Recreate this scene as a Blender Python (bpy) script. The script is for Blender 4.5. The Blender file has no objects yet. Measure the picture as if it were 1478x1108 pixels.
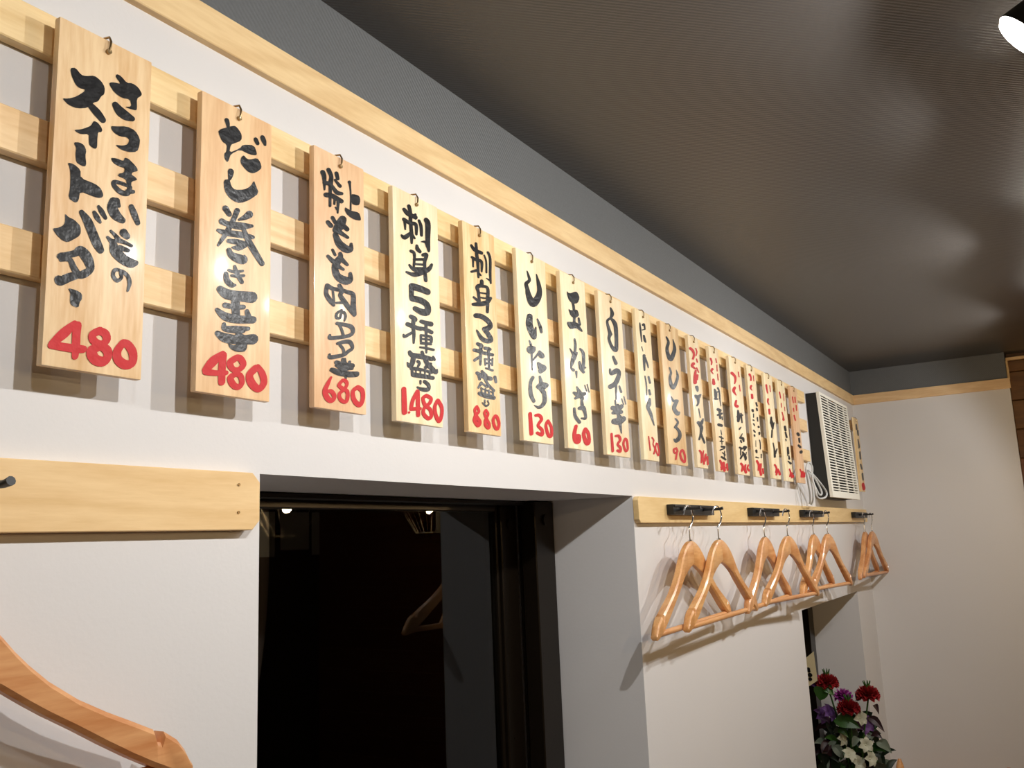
import bpy, bmesh, math, random
from mathutils import Vector, Matrix
from mathutils.geometry import delaunay_2d_cdt
random.seed(7)
scn = bpy.context.scene
COL = scn.collection
# One design unit is 0.68 m. x runs along the sign wall, y towards it, z up; the camera is the design origin.
S = 0.68
CAMZ = 1.60
def W(p): return Vector((p[0]*S, p[1]*S, p[2]*S + CAMZ))

BOARDS = [
(0.5924,0.1349,0.6792,0.4505,(9.67, 0.4, -3.24, 9.16),
 'P 162,642 234,603 315,667 380,654 497,591 593,623 651,689 648,789 603,837 566,926 501,969 426,1075 286,1141 171,1145 75,1091 155,1064 266,987 395,839 298,856 245,830 190,741|S 463,1025,81 559,1086,102 644,1154,81|P 512,1218 565,1214 621,1255 643,1298 624,1332 584,1342 577,1429 580,1557 555,1592 475,1574 459,1516 461,1419 353,1465 288,1460 255,1443 337,1408 425,1345 482,1295|P 257,1612 332,1581 397,1592 433,1654 423,1734 441,1828 430,1872 385,1881 307,1861 290,1761 298,1670|P 814,422 879,425 967,484 1053,450 1143,469 1205,537 1191,578 1127,642 1136,776 1126,818 1038,833 945,841 1052,793 1026,696 912,730 791,703 718,630 713,592 785,558 883,538 795,472|S 811,868,88 884,929,129 985,958,122 1072,960,74|P 762,1188 810,1174 991,1100 1122,1109 1199,1199 1195,1295 1162,1403 1033,1454 919,1460 827,1424 945,1396 1015,1348 1041,1277 997,1253 898,1283 813,1265 770,1231|P 194,1905 271,1894 368,1938 374,2048 576,2056 657,2090 701,2176 662,2221 583,2236 375,2221 362,2355 320,2394 225,2360 243,2225 238,2054 224,1961|P 192,2571 237,2605 318,2615 403,2673 413,2756 390,2811 330,2865 247,2932 173,2924 98,2875 41,2810 117,2780 187,2723 202,2652|S 407,2488,61 495,2583,108 565,2709,115 636,2836,115 692,2913,88|S 579,2438,47 621,2493,68 670,2546,34|S 635,2344,41 683,2397,65 740,2467,47|P 773,1629 855,1604 967,1606 979,1549 1036,1546 1110,1584 1170,1628 1186,1669 1107,1712 1087,1752 1153,1768 1183,1797 1091,1850 1094,1922 1052,1950 1021,1895 1012,1846 885,1840 905,1800 974,1768 992,1696 901,1704 817,1684|S 1029,1925,47 924,1924,51 834,1943,54 850,1996,61 942,2047,68 1041,2032,74 1073,1942,68|S 1040,2007,68 1125,1983,54|S 838,2206,108 828,2299,135 886,2382,129 985,2427,81|S 885,2190,95 925,2247,47|S 1104,2200,74 1158,2294,88 1212,2394,68|S 1005,2586,108 1063,2626,81|S 821,2617,34 884,2655,47 927,2699,68|S 777,2712,34 847,2760,68|S 860,2756,81 892,2861,135 1005,2943,129 1133,2972,122 1203,2953,74|S 927,2711,68 1039,2717,47 1131,2735,41|S 958,2804,68 1084,2812,54|S 984,3106,34 902,3121,51 879,3202,51 942,3255,51 1001,3196,47 991,3117,51 1083,3150,51 1122,3241,57 1098,3354,34|S 159,3128,81 254,3090,81 363,3035,95 411,2985,108 490,3036,129 545,3118,115 561,3199,95 476,3281,108 401,3312,81|S 173,3171,54 281,3142,61 335,3222,74 388,3292,81|S 389,3316,95 280,3373,115 187,3438,115 150,3424,95|P 275,3504 386,3507 449,3527 469,3558 466,3613 442,3642 427,3728 321,3710 311,3619 314,3559',
 'S 380,3935,81 259,4072,132 115,4227,91|S 108,4245,91 267,4247,96 422,4241,101 515,4233,91|S 418,3953,112 415,4085,101 416,4216,101 413,4338,81|S 722,3960,101 629,4027,101 651,4103,91 749,4129,91 825,4062,101 802,3985,101 722,3960,91|S 750,4156,91 628,4231,132 671,4330,122 788,4346,122 853,4264,112 830,4187,112 750,4156,91|S 1057,4060,101 980,4179,112 994,4285,112 1098,4337,117 1201,4297,112 1206,4167,112 1130,4070,101 1057,4055,91'),
(0.8135,0.137,0.6755,0.4505,(13.13, 0.29, -3.46, 10.66),
 'P 295,546 337,485 442,420 530,361 620,316 695,354 752,416 745,511 610,609 539,660 515,796 712,653 775,565 1000,488 1061,605 1042,643 909,678 722,665 543,809 518,885 485,965 430,925 419,848 462,794 467,680 378,670|S 456,293,61 475,338,54 486,401,38|P 797,728 845,763 911,762 1063,675 1132,727 1159,811 1087,891 992,959 897,974 784,923 732,866 743,786|S 1033,382,61 1067,431,57|S 1172,295,68 1202,346,68 1223,394,41|S 551,1083,81 544,1159,61 527,1217,34|P 414,1264 527,1210 566,1315 630,1346 812,1285 940,1188 1004,1067 1044,1138 1108,1247 927,1413 744,1527 617,1536 509,1497 436,1418|S 462,1694,81 534,1766,68|S 684,1661,74 608,1839,68 490,2063,68 341,2299,34|S 923,1647,102 841,1717,74 724,1793,34|S 398,1917,81 521,1924,74 753,1885,102 974,1820,47|S 334,2072,47 455,2073,74 721,2027,88 997,1993,54|S 809,1913,54 905,2064,81 1021,2197,88 1186,2364,74|S 529,2183,54 688,2153,74 870,2133,54|S 852,2160,61 726,2231,81 602,2264,27|S 541,2324,68 587,2384,88 731,2405,122 822,2397,108 835,2334,34|S 654,2541,38 683,2620,61 794,2753,54|S 541,2626,34 647,2629,41 808,2576,34|S 596,2699,38 702,2681,47 828,2644,41|S 491,2695,61 511,2790,74 600,2841,68 671,2828,27|S 389,2954,88 510,2998,129 686,2988,129 994,2944,149|S 678,3033,115 682,3175,106 694,3301,106|S 481,3173,68 655,3166,68 833,3130,61|S 339,3271,51 486,3340,102 696,3343,106 1021,3289,95|S 898,3182,61 928,3256,81|S 472,3462,51 491,3521,74 700,3498,95 932,3442,51|S 825,3490,74 719,3558,54 845,3601,81|S 350,3615,61 495,3659,115 739,3647,115 1028,3587,135|P 540,3721 671,3749 740,3689 919,3645 904,3762 851,3813 709,3834 586,3804',
 'S 455,3897,65 292,4035,119 159,4182,87|S 166,4203,87 310,4206,70 524,4173,60|S 465,3923,92 448,4101,92 447,4319,87|S 711,3920,81 589,4015,87 646,4101,70 758,4092,70 841,4002,81 782,3921,81 711,3920,81|S 704,4166,65 602,4234,81 653,4327,81 751,4355,70 820,4274,70 789,4178,70 704,4166,60|S 1075,4027,97 960,4145,97 1007,4263,103 1141,4333,87 1244,4224,92 1211,4090,87 1119,3992,65'),
(1.0458,0.1275,0.6786,0.4505,(17.8, -0.35, -4.73, 12.35),
 'S 207,431,65 243,513,56 247,731,22|S 350,337,60 415,429,54 402,545,60 389,717,41 383,980,35|S 250,606,54 402,573,60|S 548,331,52 579,418,49|S 510,467,32 635,536,49|S 439,600,38 553,681,60 681,659,43|S 283,813,65 435,782,65 667,805,63|S 501,812,32 489,913,30|S 588,835,45 572,1048,24|S 516,965,19 564,989,30|S 880,382,49 894,433,30 913,598,22 908,885,24|P 924,587 1038,557 1143,554 1171,630 1136,730 1031,768 928,764|P 763,881 813,891 924,900 1131,868 1180,959 1172,1012 1001,1043 839,1022 751,956|S 444,1174,49 509,1240,49|S 328,1289,54 402,1331,60|S 696,1133,108 614,1272,130 535,1368,97|S 674,1224,65 811,1274,63|S 592,1376,65 826,1422,41|S 513,1457,65 605,1590,95 779,1644,103 900,1620,70 913,1519,43|S 439,1750,36 503,1824,36|S 324,1892,41 444,1949,60|S 629,1772,54 637,1824,70 548,1945,97 497,2066,84 569,2192,92 762,2220,108 881,2174,76 885,2064,49|S 656,1859,65 810,1922,41|S 575,2004,54 709,2032,36|S 303,2409,54 281,2557,54 370,2651,60 461,2719,41|S 303,2409,54 450,2435,52 640,2412,52 795,2412,52 952,2426,60 956,2614,70 980,2776,60|S 603,2342,52 659,2421,63 618,2511,52|S 618,2511,52 730,2602,63 941,2758,54|S 519,2666,27 672,2629,38|S 440,2464,27 456,2551,30 472,2665,27|S 658,2764,32 542,2844,36 526,2920,36 611,2913,32 650,2819,36 714,2791,36 756,2854,36 724,2940,23|S 537,3020,42 737,3006,49 897,3012,57 939,3092,54 818,3186,49 391,3300,49 365,3258,36|S 607,3044,36 661,3120,36 696,3200,39|S 555,3363,42 756,3296,54 873,3293,54 923,3381,45 809,3461,49 691,3540,49 383,3628,54 357,3590,36|S 611,3381,36 694,3443,36 706,3528,41|S 518,3693,52 686,3704,58 918,3695,65|S 675,3616,42 700,3720,45|S 517,3741,42 684,3771,52 916,3743,36|S 405,3834,54 569,3855,75 825,3854,75 1025,3824,73|S 718,3612,45 741,3781,49 750,3961,23|S 847,3638,42 784,3774,39',
 'S 388,3967,29 304,4090,54 240,4227,62 312,4336,62 413,4351,57 462,4272,54 382,4199,49 274,4222,36|S 664,3983,45 577,4070,45 646,4114,45 780,4156,49 782,4279,49 729,4342,45 612,4309,45 587,4219,45 702,4129,45 776,4033,45 735,3978,45 664,3977,42|S 1046,4048,58 922,4137,54 955,4286,58 1094,4350,62 1173,4241,58 1164,4096,58 1046,4048,58'),
(1.2556,0.1438,0.6767,0.4505,(21.51, -0.2, -3.85, 13.72),
 'S 343,387,52 457,438,63 689,436,63|S 493,270,50 527,389,52 535,613,47 556,804,50 553,1000,32|S 329,593,54 512,612,52 699,585,52 708,780,35|S 690,382,36 689,466,32|S 352,632,41 361,778,24|S 521,812,41 337,949,60 247,934,32|S 567,801,30 648,878,30|S 807,473,41 865,572,47 874,753,41|S 1048,393,76 1096,465,78 1077,810,67 1099,990,45 1098,1028,19|S 860,890,13 1004,859,41 1075,934,52|S 716,1013,41 739,1075,60 809,1104,49|S 528,1171,45 632,1199,41 605,1467,30|S 903,1150,45 1024,1115,54 961,1267,45 959,1419,45|S 618,1314,36 998,1212,39|S 640,1399,28 948,1338,32|S 639,1491,39 947,1419,50|S 467,1465,30 592,1519,48 803,1504,60|S 374,1626,30 614,1619,60 898,1498,67 1092,1388,60 1191,1273,38|S 958,1470,50 979,1648,50|S 542,1872,95 797,1858,89 1035,1867,84|S 514,1863,65 511,2099,65|S 539,2109,81 794,2091,84 1006,2141,84 1004,2277,92 837,2314,87 617,2289,63|S 477,2473,54 602,2495,60 625,2521,41|S 575,2485,60 543,2652,50 564,2795,45 550,2972,28|S 373,2643,56 600,2658,56 785,2657,52|S 518,2773,35 292,2895,41 248,2873,30|S 799,2507,50 976,2507,60 1120,2498,67|S 774,2644,45 974,2642,50 1129,2662,54|S 952,2556,45 943,3093,30|S 783,2783,35 777,2910,30|S 795,2781,28 1096,2757,39 1109,2861,39|S 782,2853,26 1090,2818,28|S 793,2925,28 1065,2897,32|S 773,2947,26 1107,2907,26|S 747,3023,26 924,3010,33 1184,3001,33|S 423,3171,49 496,3216,65 794,3200,65 1115,3197,54|S 808,3110,45 870,3213,45 971,3312,65 1124,3390,65 1241,3440,54 1276,3387,31|S 1160,3151,39 1201,3194,39|S 532,3258,65 494,3373,65 408,3431,59 343,3384,19|S 667,3311,42 717,3337,38 666,3414,31|S 1074,3299,40 905,3392,47|S 468,3473,52 790,3454,38 1097,3465,38|S 480,3500,33 491,3592,42|S 515,3589,59 789,3576,59 1142,3565,49|S 596,3470,21 602,3563,23|S 740,3468,21 739,3563,26|S 884,3467,21 877,3547,26|S 1027,3466,26 1031,3545,29|S 737,3677,31 736,3729,28|S 863,3671,47 989,3726,49 962,3816,54 760,3832,49 635,3811,26',
 'S 222,3900,61 229,4327,68|S 361,4316,28 368,4319,28|S 634,3889,49 484,4075,49 429,4234,47|S 429,4246,49 704,4211,42|S 639,3904,54 640,4341,52|S 909,3940,49 802,4001,45 856,4119,49 1027,4199,49 1051,4316,49 953,4371,49 808,4296,49 834,4184,45 1004,4074,49 1057,3977,45 909,3937,49|S 1270,3989,49 1171,4123,49 1199,4289,49 1302,4385,56 1391,4257,49 1394,4104,49 1283,3988,49'),
(1.488,0.1253,0.6768,0.4505,(26.67, -0.52, -4.18, 15.12),
 'S 315,483,38 440,548,51 700,545,51|S 500,388,38 512,617,45 543,784,45 551,1128,30|S 326,741,38 471,758,43 693,746,43 685,967,27|S 482,994,38 282,1073,30|S 362,764,30 357,938,24|S 554,1020,27 645,1063,24|S 813,572,27 884,699,27 874,944,27|S 970,464,38 1051,590,38 1028,930,38 1038,1149,27|S 869,1077,16 1013,1093,30|S 678,1186,49 656,1276,54 496,1358,54 529,1474,43 552,1659,38|S 644,1305,38 898,1288,43 888,1549,49 858,1832,41|S 558,1468,22 855,1427,24|S 555,1574,22 851,1535,24|S 338,1618,30 516,1666,41|S 306,1780,41 586,1715,62 847,1622,60 1011,1492,41|S 398,2009,65 613,1981,68 868,2030,70 957,2130,68 749,2247,78|S 707,2243,61 860,2329,65 954,2436,69 775,2491,61 584,2459,58 418,2323,23|S 428,2611,46 578,2636,52|S 294,2767,46 574,2761,52|S 560,2613,46 508,3044,32|S 502,2876,38 288,2987,38|S 711,2656,46 906,2651,46|S 657,2771,46 1000,2758,46|S 847,2637,38 848,3089,29|S 691,2895,26 974,2881,29|S 706,2982,26 971,2957,26|S 691,2895,26 705,3021,26|S 996,2835,26 970,2990,26|S 714,3094,23 984,3100,32|S 372,3246,46 593,3285,55 898,3296,55|S 559,3185,38 708,3253,49|S 452,3279,52 461,3361,38|S 667,3320,38 777,3434,38 1004,3539,38|S 1065,3237,46 1099,3340,38|S 521,3438,43 400,3551,29|S 587,3452,29 736,3500,29|S 440,3669,52 691,3690,64 996,3697,52|S 510,3541,23 524,3683,26|S 666,3548,26 653,3693,29|S 810,3556,26 804,3702,29|S 963,3585,29 957,3711,29|S 547,3558,20 963,3585,20|S 631,3791,23 629,3848,23|S 744,3789,23 779,3858,23 664,3906,29 537,3854,17',
 'S 316,3960,38 235,4044,35 292,4158,40 407,4271,48 340,4356,43 219,4260,48 257,4151,40 392,4054,35 316,3960,35|S 661,3998,35 596,4062,32 673,4178,38 772,4294,38 732,4371,38 623,4320,38 627,4210,38 744,4074,32 661,3998,32|S 1017,4083,40 928,4185,40 987,4325,40 1093,4357,40 1158,4236,40 1094,4105,40 1017,4083,40'),
(1.707,0.1388,0.6759,0.4505,(32.36, -0.93, -4.66, 16.88),
 'S 477,463,16 535,561,35 571,665,38 408,787,49 452,911,57 507,1056,78 670,1204,101 909,1047,89 1039,841,70 1006,643,54 921,435,16|S 509,1558,78 468,1755,92 586,1938,84 682,2014,65 769,1774,22|S 868,1553,24 992,1715,45 1030,1835,38|S 440,2148,22 504,2234,32|S 384,2347,38 497,2355,110 653,2285,40|S 518,2401,32 517,2835,14|S 529,2616,20 892,2349,35|S 893,2337,40 984,2410,79 1078,2427,32|S 806,2629,38 958,2708,94 1063,2707,79 906,2800,66|S 530,3008,46 408,3138,46 393,3405,55 522,3562,43|S 860,2941,32 901,3059,52|S 738,3199,52 943,3153,108 1186,3102,52|S 916,3217,79 983,3297,55|S 1031,3292,55 1035,3490,61 908,3620,52 725,3686,38 540,3658,14',
 'S 321,3876,48 342,4326,52|S 574,3887,38 739,3867,43 843,3952,43 664,4109,38 839,4200,43 833,4312,43 608,4289,38|S 1140,3960,38 1037,4087,40 1137,4301,43 1284,4292,43 1294,4094,40 1155,3958,38'),
(1.9205,0.1401,0.6737,0.4505,(38.94, -1.74, -5.7, 18.48),
 'P 325,465 464,515 845,366 968,386 1058,499 915,676 637,749 424,702 339,579|S 617,706,35 678,835,35 665,1240,35|P 347,930 546,946 849,846 942,922 959,1003 726,1110 483,1112|P 220,1304 519,1245 865,1200 1006,1292 1125,1365 1095,1414 946,1399 751,1364 453,1456 313,1424|S 927,1074,28 962,1229,40|S 624,1685,28 659,1826,35 586,2092,35|S 336,1972,15 491,2084,35|S 669,2054,43 508,2227,49 369,2419,30|S 473,2506,41 351,2458,24 421,2240,27 568,2021,24|S 921,1889,30 1074,1965,43 1078,2191,43 1003,2415,46|S 1011,2327,32 1171,2342,22|S 576,2217,27 724,2021,24|S 833,2253,35 898,2393,46 1040,2473,41|S 624,2529,35 636,2675,16|S 613,2921,22 780,3073,60 874,3185,54|S 429,3092,35 673,3109,60 1036,3044,46|S 498,3224,35 668,3158,46|S 1069,2818,16 1163,2956,16|S 1208,2776,16 1298,2966,16|S 843,3237,35 857,3357,49|S 676,3459,43 903,3426,62 997,3539,43 999,3680,38 771,3704,22|S 408,3496,35 441,3683,45 657,3813,43',
 'S 442,3936,45 334,4138,51 384,4299,57 549,4309,51 587,4174,49 405,4180,43|S 955,3960,45 846,4106,49 972,4310,51 1124,4278,49 1119,4070,46 965,3959,45'),
(2.1393,0.1525,0.6714,0.4505,(45.71, -2.81, -5.96, 20.16),
 'S 777,356,26 864,486,49 738,641,33 494,782,31 570,990,42 630,1120,49 541,1275,39 688,1461,45 943,1526,56 1030,1287,49 1040,833,56 909,703,54 771,665,31|S 641,1118,54 709,1117,31|S 751,1753,35 901,1906,49|S 488,2139,27 544,2251,46 913,2121,70 1082,2152,51 941,2360,62 735,2520,62 432,2631,60|S 828,2509,35 767,2943,14|S 1040,2537,22 1142,2688,30|S 701,2982,22 717,3081,22|S 502,3208,57 822,3204,74 1102,3097,57|S 513,3339,43 1060,3262,51|S 833,3123,62 861,3361,49|S 540,3573,74 898,3530,89 1177,3440,74|S 911,3436,74 939,3673,38 987,3851,16|S 1146,2882,16 1250,3028,16|S 1303,2798,16 1400,3000,16',
 'S 331,3933,30 344,4387,35|S 593,3967,30 777,3950,35 872,4049,35 682,4187,30 842,4262,35 827,4363,38 640,4357,30|S 1203,3994,30 1069,4144,30 1185,4329,30 1340,4262,30 1312,4028,30 1203,3994,30'),
(2.3898,0.1134,0.6729,0.4505,(55.33, -3.33, -7.47, 21.3),
 'S 310,402,14 331,613,23 361,960,14|S 521,425,26 635,381,26 671,522,21|S 465,588,14 658,534,14|S 557,746,26 613,888,33 668,923,21|S 333,1126,12 403,1246,9|S 474,1372,38 443,1564,33 432,1821,21|S 525,1434,33 686,1597,23 733,1705,14|S 433,2000,15 495,2250,20 479,2569,13|S 707,1988,28 785,2159,28|S 680,2393,28 733,2512,33|S 674,2667,33 592,2837,58 494,2926,45 679,3110,42 889,3433,13',
 'S 394,3807,15 457,4211,16|S 648,3819,18 771,3895,18 693,4021,15 828,4135,20 715,4289,23|S 965,3964,20 866,4132,19 1031,4329,20 1124,4211,19 1041,3968,19'),
(2.5829,0.1613,0.6716,0.4505,(59.8, -4.66, -5.45, 23.06),
 'S 501,445,24 646,584,35 475,814,41 533,1009,52 733,1121,60 1064,857,50 1169,660,41 1066,419,11|S 577,1436,24 677,1569,28 550,1733,36 600,1962,50 773,2043,50 1056,1852,41 1252,1602,36 1159,1415,9|S 541,2360,13 700,2483,35 931,2440,28 1105,2433,23 826,2586,53 722,2735,53 972,2853,58 1138,2812,33|S 769,3047,23 972,3140,28 690,3324,35|S 750,3315,33 1041,3444,42 1006,3613,53 697,3750,53 523,3716,20',
 'S 648,3988,25 422,4044,25 486,4149,25 736,4089,25 648,3988,25|S 719,4067,25 539,4341,23|S 1080,4030,28 954,4164,28 1087,4338,30 1318,4380,28 1370,4181,28 1231,4025,28 1080,4030,25'),
(2.8349,0.1042,0.6731,0.4505,(74.9, -4.37, -11.8, 24.57),
 'P 267,1745 673,1673 675,1863 480,1943|S 280,2071,26 524,2102,56 800,1985,26|S 524,2102,46 526,2291,28 362,2406,22|S 522,2498,13 605,2787,13|S 357,2981,39 631,2998,50 867,2810,22|S 428,3024,32 648,3127,45 528,3350,30 334,3553,24|S 564,3372,28 841,3632,24',
 'S 145,465,36 380,508,32 464,629,26 330,794,26|S 334,966,42 178,1064,32 484,1118,20|S 508,1183,26 404,1368,36 361,1611,46|S 641,1322,30 563,1479,26|S 688,372,14 775,489,16 655,634,14|S 693,743,14 747,851,16|S 637,1063,14 794,1197,16|S 267,3927,19 445,4037,24 353,4331,19|S 668,3918,16 548,4133,22 629,4359,24|S 851,4034,28 730,4251,28|S 1005,4102,24 1000,4359,22'),
(3.0439,0.1066,0.6705,0.4505,(78.07, -6.57, -7.09, 25.92),
 'S 304,1565,22 382,1702,42 332,1905,32|S 667,1471,26 792,1579,22 799,1855,20|S 312,1685,18 792,1579,18|S 216,1922,22 562,1885,20|S 797,1861,16 850,2106,12|S 484,2273,39 729,2286,39|S 644,2294,30 657,2568,30|S 389,2486,24 872,2384,30|S 884,2499,17 900,2598,19|S 424,2831,39 755,2834,35|S 627,3007,11 669,3162,13|S 396,3264,17 802,3295,17|S 612,3225,13 617,3521,13|S 437,3423,16 773,3406,16|S 554,3605,28 891,3596,24|S 354,3747,17 878,3645,17|S 581,3818,13 897,3888,16|S 456,3982,24 896,4050,24|S 849,3754,13 734,4027,13',
 'S 126,469,26 211,579,22 148,685,16|S 222,838,32 90,928,22 256,1002,12|S 241,1218,30 243,1359,42|S 711,376,14 752,521,14|S 770,602,12 750,835,12|S 763,937,12 783,1162,12|S 256,4125,24 421,4274,30 340,4428,28|S 608,4191,35 663,4450,35|S 979,4215,28 1009,4419,24|S 278,4356,17 1030,4343,17'),
(3.2707,0.149,0.6702,0.4505,(89.28, -8.06, -8.84, 27.14),
 'S 617,2061,24 647,2289,45 549,2468,35|S 454,2310,22 1162,2173,22|S 980,2133,22 1017,2478,19|S 812,2681,16 599,2773,22|S 923,2922,13 592,3105,22|S 592,3105,28 957,3104,35 1016,3207,24|S 650,3212,24 720,3275,17|S 434,3485,24 735,3512,24|S 1046,3447,50 1216,3436,35 995,3543,24|S 554,3523,17 478,3771,17|S 783,3641,24 1081,3821,35 1047,3916,24|S 548,3826,24 441,3894,24|S 751,3738,22 534,3871,17|S 1244,3616,13 1100,3765,17',
 'S 258,655,42 605,732,32 611,889,26 484,1027,16|S 442,1192,36 272,1338,36 549,1468,12|S 489,1691,26 354,1873,32 565,1897,42|S 1095,491,14 1139,673,14|S 1090,1005,12 1115,1236,12|S 422,4095,28 609,4177,28 465,4361,28|S 975,4122,28 838,4263,35 966,4394,35|S 1337,4109,24 1202,4228,24 1394,4313,26'),
(3.4985,0.1214,0.6708,0.4505,(101.03, -7.44, -9.0, 28.31),
 'S 319,1833,32 350,1879,27|S 411,1977,14 372,2121,14|S 295,2238,20 427,2248,14|S 298,2392,20 418,2450,14|S 225,2660,20 393,2718,20|S 267,2846,23 302,2887,20|S 397,3058,7 333,3305,9|S 341,3460,29 370,3535,23|S 223,3732,20 564,3739,14|S 920,2084,20 931,2227,14|S 972,2444,25 986,2464,25|S 1009,2684,25 992,2756,23|S 937,2994,14 1003,3126,14 950,3355,14|S 1001,3572,16 969,3713,14|S 938,1473,23 1016,1586,23|S 924,1704,23 970,1773,25',
 'S 343,375,32 491,466,22 451,604,20|S 431,828,26 311,932,22 471,1006,12|S 417,1195,30 424,1335,30|S 877,350,10 861,579,10|S 283,3880,27 496,4017,29 393,4234,23|S 808,3979,27 648,4231,32 708,4415,27|S 1023,4159,22 1036,4338,22'),
(3.746,0.1276,0.6733,0.4505,(112.0, -11.91, -9.42, 30.59),
 'S 562,1885,24 467,2132,34|S 499,1985,27 617,2184,42 644,2364,23|S 954,2078,14 727,2276,14|S 518,2438,20 347,2757,20|S 496,2991,14 580,3266,20 554,3569,29|S 665,3416,32 1050,3193,13',
 'S 234,526,24 260,696,21 332,858,16|S 323,1120,24 232,1251,19 368,1354,12|S 333,1565,24 351,1750,24|S 783,474,11 817,743,11|S 416,3913,22 648,4051,23 480,4225,22|S 821,4101,31 536,4322,27|S 960,4117,22 1086,4285,32'),
(3.9568,0.1276,0.6715,0.4505,(118.75, -11.95, -8.2, 31.64),
 'S 616,2075,31 663,2230,31|S 626,2328,23 757,2531,27|S 561,2638,18 586,2707,14|S 781,3004,27 783,3260,27|S 654,3065,14 636,3371,14|S 840,3372,18 843,3492,27|S 590,3616,14 1016,3692,31',
 'S 228,555,19 334,812,13|S 352,1042,13 337,1223,11|S 354,1447,15 484,1616,16 476,1769,32|S 923,533,8 902,863,8|S 894,1152,10 876,1334,8|S 701,3966,18 844,4107,22 672,4279,23|S 1035,4131,27 1005,4320,27|S 1266,4224,22 1266,4289,20'),
(4.1785,0.1307,0.6716,0.4505,(131.46, -10.14, -10.16, 32.99),
 'S 667,2199,40 769,2244,40|S 831,2420,27 839,2583,23|S 611,2757,31 885,2814,32|S 929,3052,43 997,3023,40',
 'S 310,501,16 381,766,11|S 785,454,15 759,704,15|S 297,1041,15 303,1185,11|S 874,833,15 849,1084,13|S 296,1377,18 436,1587,18|S 440,3883,16 625,4044,20 512,4221,22|S 882,3976,27 871,4202,27|S 1225,4016,22 1173,4186,18'),
(5.69,0.136,0.6737,0.4505,(176.28, -18.3, -14.2, 43.92),
 'S 655,409,26 660,663,31|S 931,765,31 933,1015,26|S 704,1328,19 848,1724,26 703,1831,19|S 898,2090,28 835,2478,28|S 676,2854,26 963,3104,26|S 927,3411,31 966,3764,26',
 'S 732,4069,47 917,4298,52'),
]
FLOWERS = {'carn': [(5.059, 1.164, -0.792), (5.048, 0.963, -0.842), (5.027, 1.062, -0.912)], 'mag': [(5.09, 1.097, -0.862)], 'pur': [(5.084, 1.181, -0.959), (5.101, 1.221, -0.813), (5.127, 1.236, -0.984), (5.122, 1.016, -1.007)], 'white': [(5.042, 1.015, -0.96), (5.094, 1.0, -1.169), (5.069, 1.129, -1.078), (5.097, 1.012, -1.102), (5.037, 1.088, -1.148), (5.089, 1.057, -1.195), (5.13, 1.228, -1.144)], 'leaf': [((5.03, 1.204, -0.881), (5.01, 1.174, -0.811)), ((5.021, 1.177, -0.818), (5.022, 1.129, -0.853)), ((5.017, 1.141, -0.977), (5.029, 1.013, -1.008)), ((5.125, 0.961, -1.091), (5.153, 0.895, -1.146)), ((5.093, 0.949, -0.901), (5.092, 0.927, -0.945)), ((5.127, 0.994, -0.969), (5.118, 0.914, -1.036)), ((5.086, 1.033, -0.881), (5.099, 1.006, -0.868)), ((5.128, 0.986, -1.061), (5.118, 0.926, -1.073)), ((5.041, 1.066, -1.104), (5.059, 1.024, -1.068)), ((5.055, 1.135, -1.03), (5.047, 1.081, -1.061)), ((5.046, 1.119, -1.164), (5.051, 1.171, -1.114))], 'card': [(4.98, 1.252, -0.666), (4.979, 1.2, -0.625), (5.01, 1.202, -0.777), (5.007, 1.258, -0.814)], 'base': (5.121, 1.077, -1.066)}
CORD = [(4.434, 1.02, 0.13), (4.41, 1.01, 0.174), (4.309, 0.99, 0.228), (4.253, 0.98, 0.284), (4.316, 0.98, 0.319), (4.362, 0.975, 0.3), (4.274, 0.96, 0.248), (4.26, 0.95, 0.201), (4.279, 0.945, 0.152), (4.399, 0.94, 0.154), (4.451, 0.94, 0.179), (4.384, 0.95, 0.223), (4.292, 0.965, 0.267), (4.288, 0.98, 0.279), (4.277, 0.96, 0.225), (4.311, 0.945, 0.167), (4.369, 0.945, 0.18), (4.333, 0.96, 0.239), (4.274, 0.97, 0.261), (4.321, 0.975, 0.204), (4.353, 0.985, 0.147), (4.371, 1.0, 0.125)]
CAM_R = [[0.520498, -0.852927, -0.039975], [0.129946, 0.125397, -0.98356], [0.843917, 0.506746, 0.176104]]
FPX = 1284.45

# ------------------------------------------------------------------ camera, world, exposure, lights
cam = bpy.data.cameras.new('camera'); camo = bpy.data.objects.new('camera', cam); COL.objects.link(camo)
r0, r1, r2 = [Vector(v) for v in CAM_R]
m = Matrix((r0, -r1, -r2)).transposed().to_4x4(); m.translation = W((0, 0, 0))
camo.matrix_world = m
cam.sensor_width = 36.0; cam.lens = FPX/1478*36; cam.clip_start = 0.02
scn.camera = camo
wd = bpy.data.worlds.new('night'); scn.world = wd; wd.use_nodes = True
wd.node_tree.nodes['Background'].inputs[0].default_value = (0.0012, 0.0013, 0.0016, 1)
scn.view_settings.view_transform = 'Standard'; scn.view_settings.look = 'None'
scn.view_settings.exposure = 0.05; scn.view_settings.gamma = 1.0
scn.view_settings.use_curve_mapping = False
LAMPS = [(0.12,-.07), (0.70,-.07), (1.585,-.045), (2.28,-.085), (3.45,-.09), (4.75,-.10)]
LAMP_Z = 0.78
SPILL_POWER = [1.2, 5.6, 9.0, 4.2, 9.0, 7.0]      # wide spill that also grazes the ceiling
CORE_POWER = [0.8, 6.0, 7.4, 1.2, 8.0, 6.5]            # tighter beam down the wall
CORE_DIR = Vector((0.0, 0.62, -0.78)).normalized()
LAMP_DIR = Vector((0.0, 0.78, -0.62)).normalized()
SPILL_DIR = Vector((0.0, 0.90, -0.42)).normalized()
LAMP_COL = (1.0, 1.0, 0.995)
PEND = [(0.6,-1.25,.55), (2.18,-1.0,.25), (3.59,-.9,.24), (4.90,-.9,.245)]  # the first pair is out of view, added to fill the room with light

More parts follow.
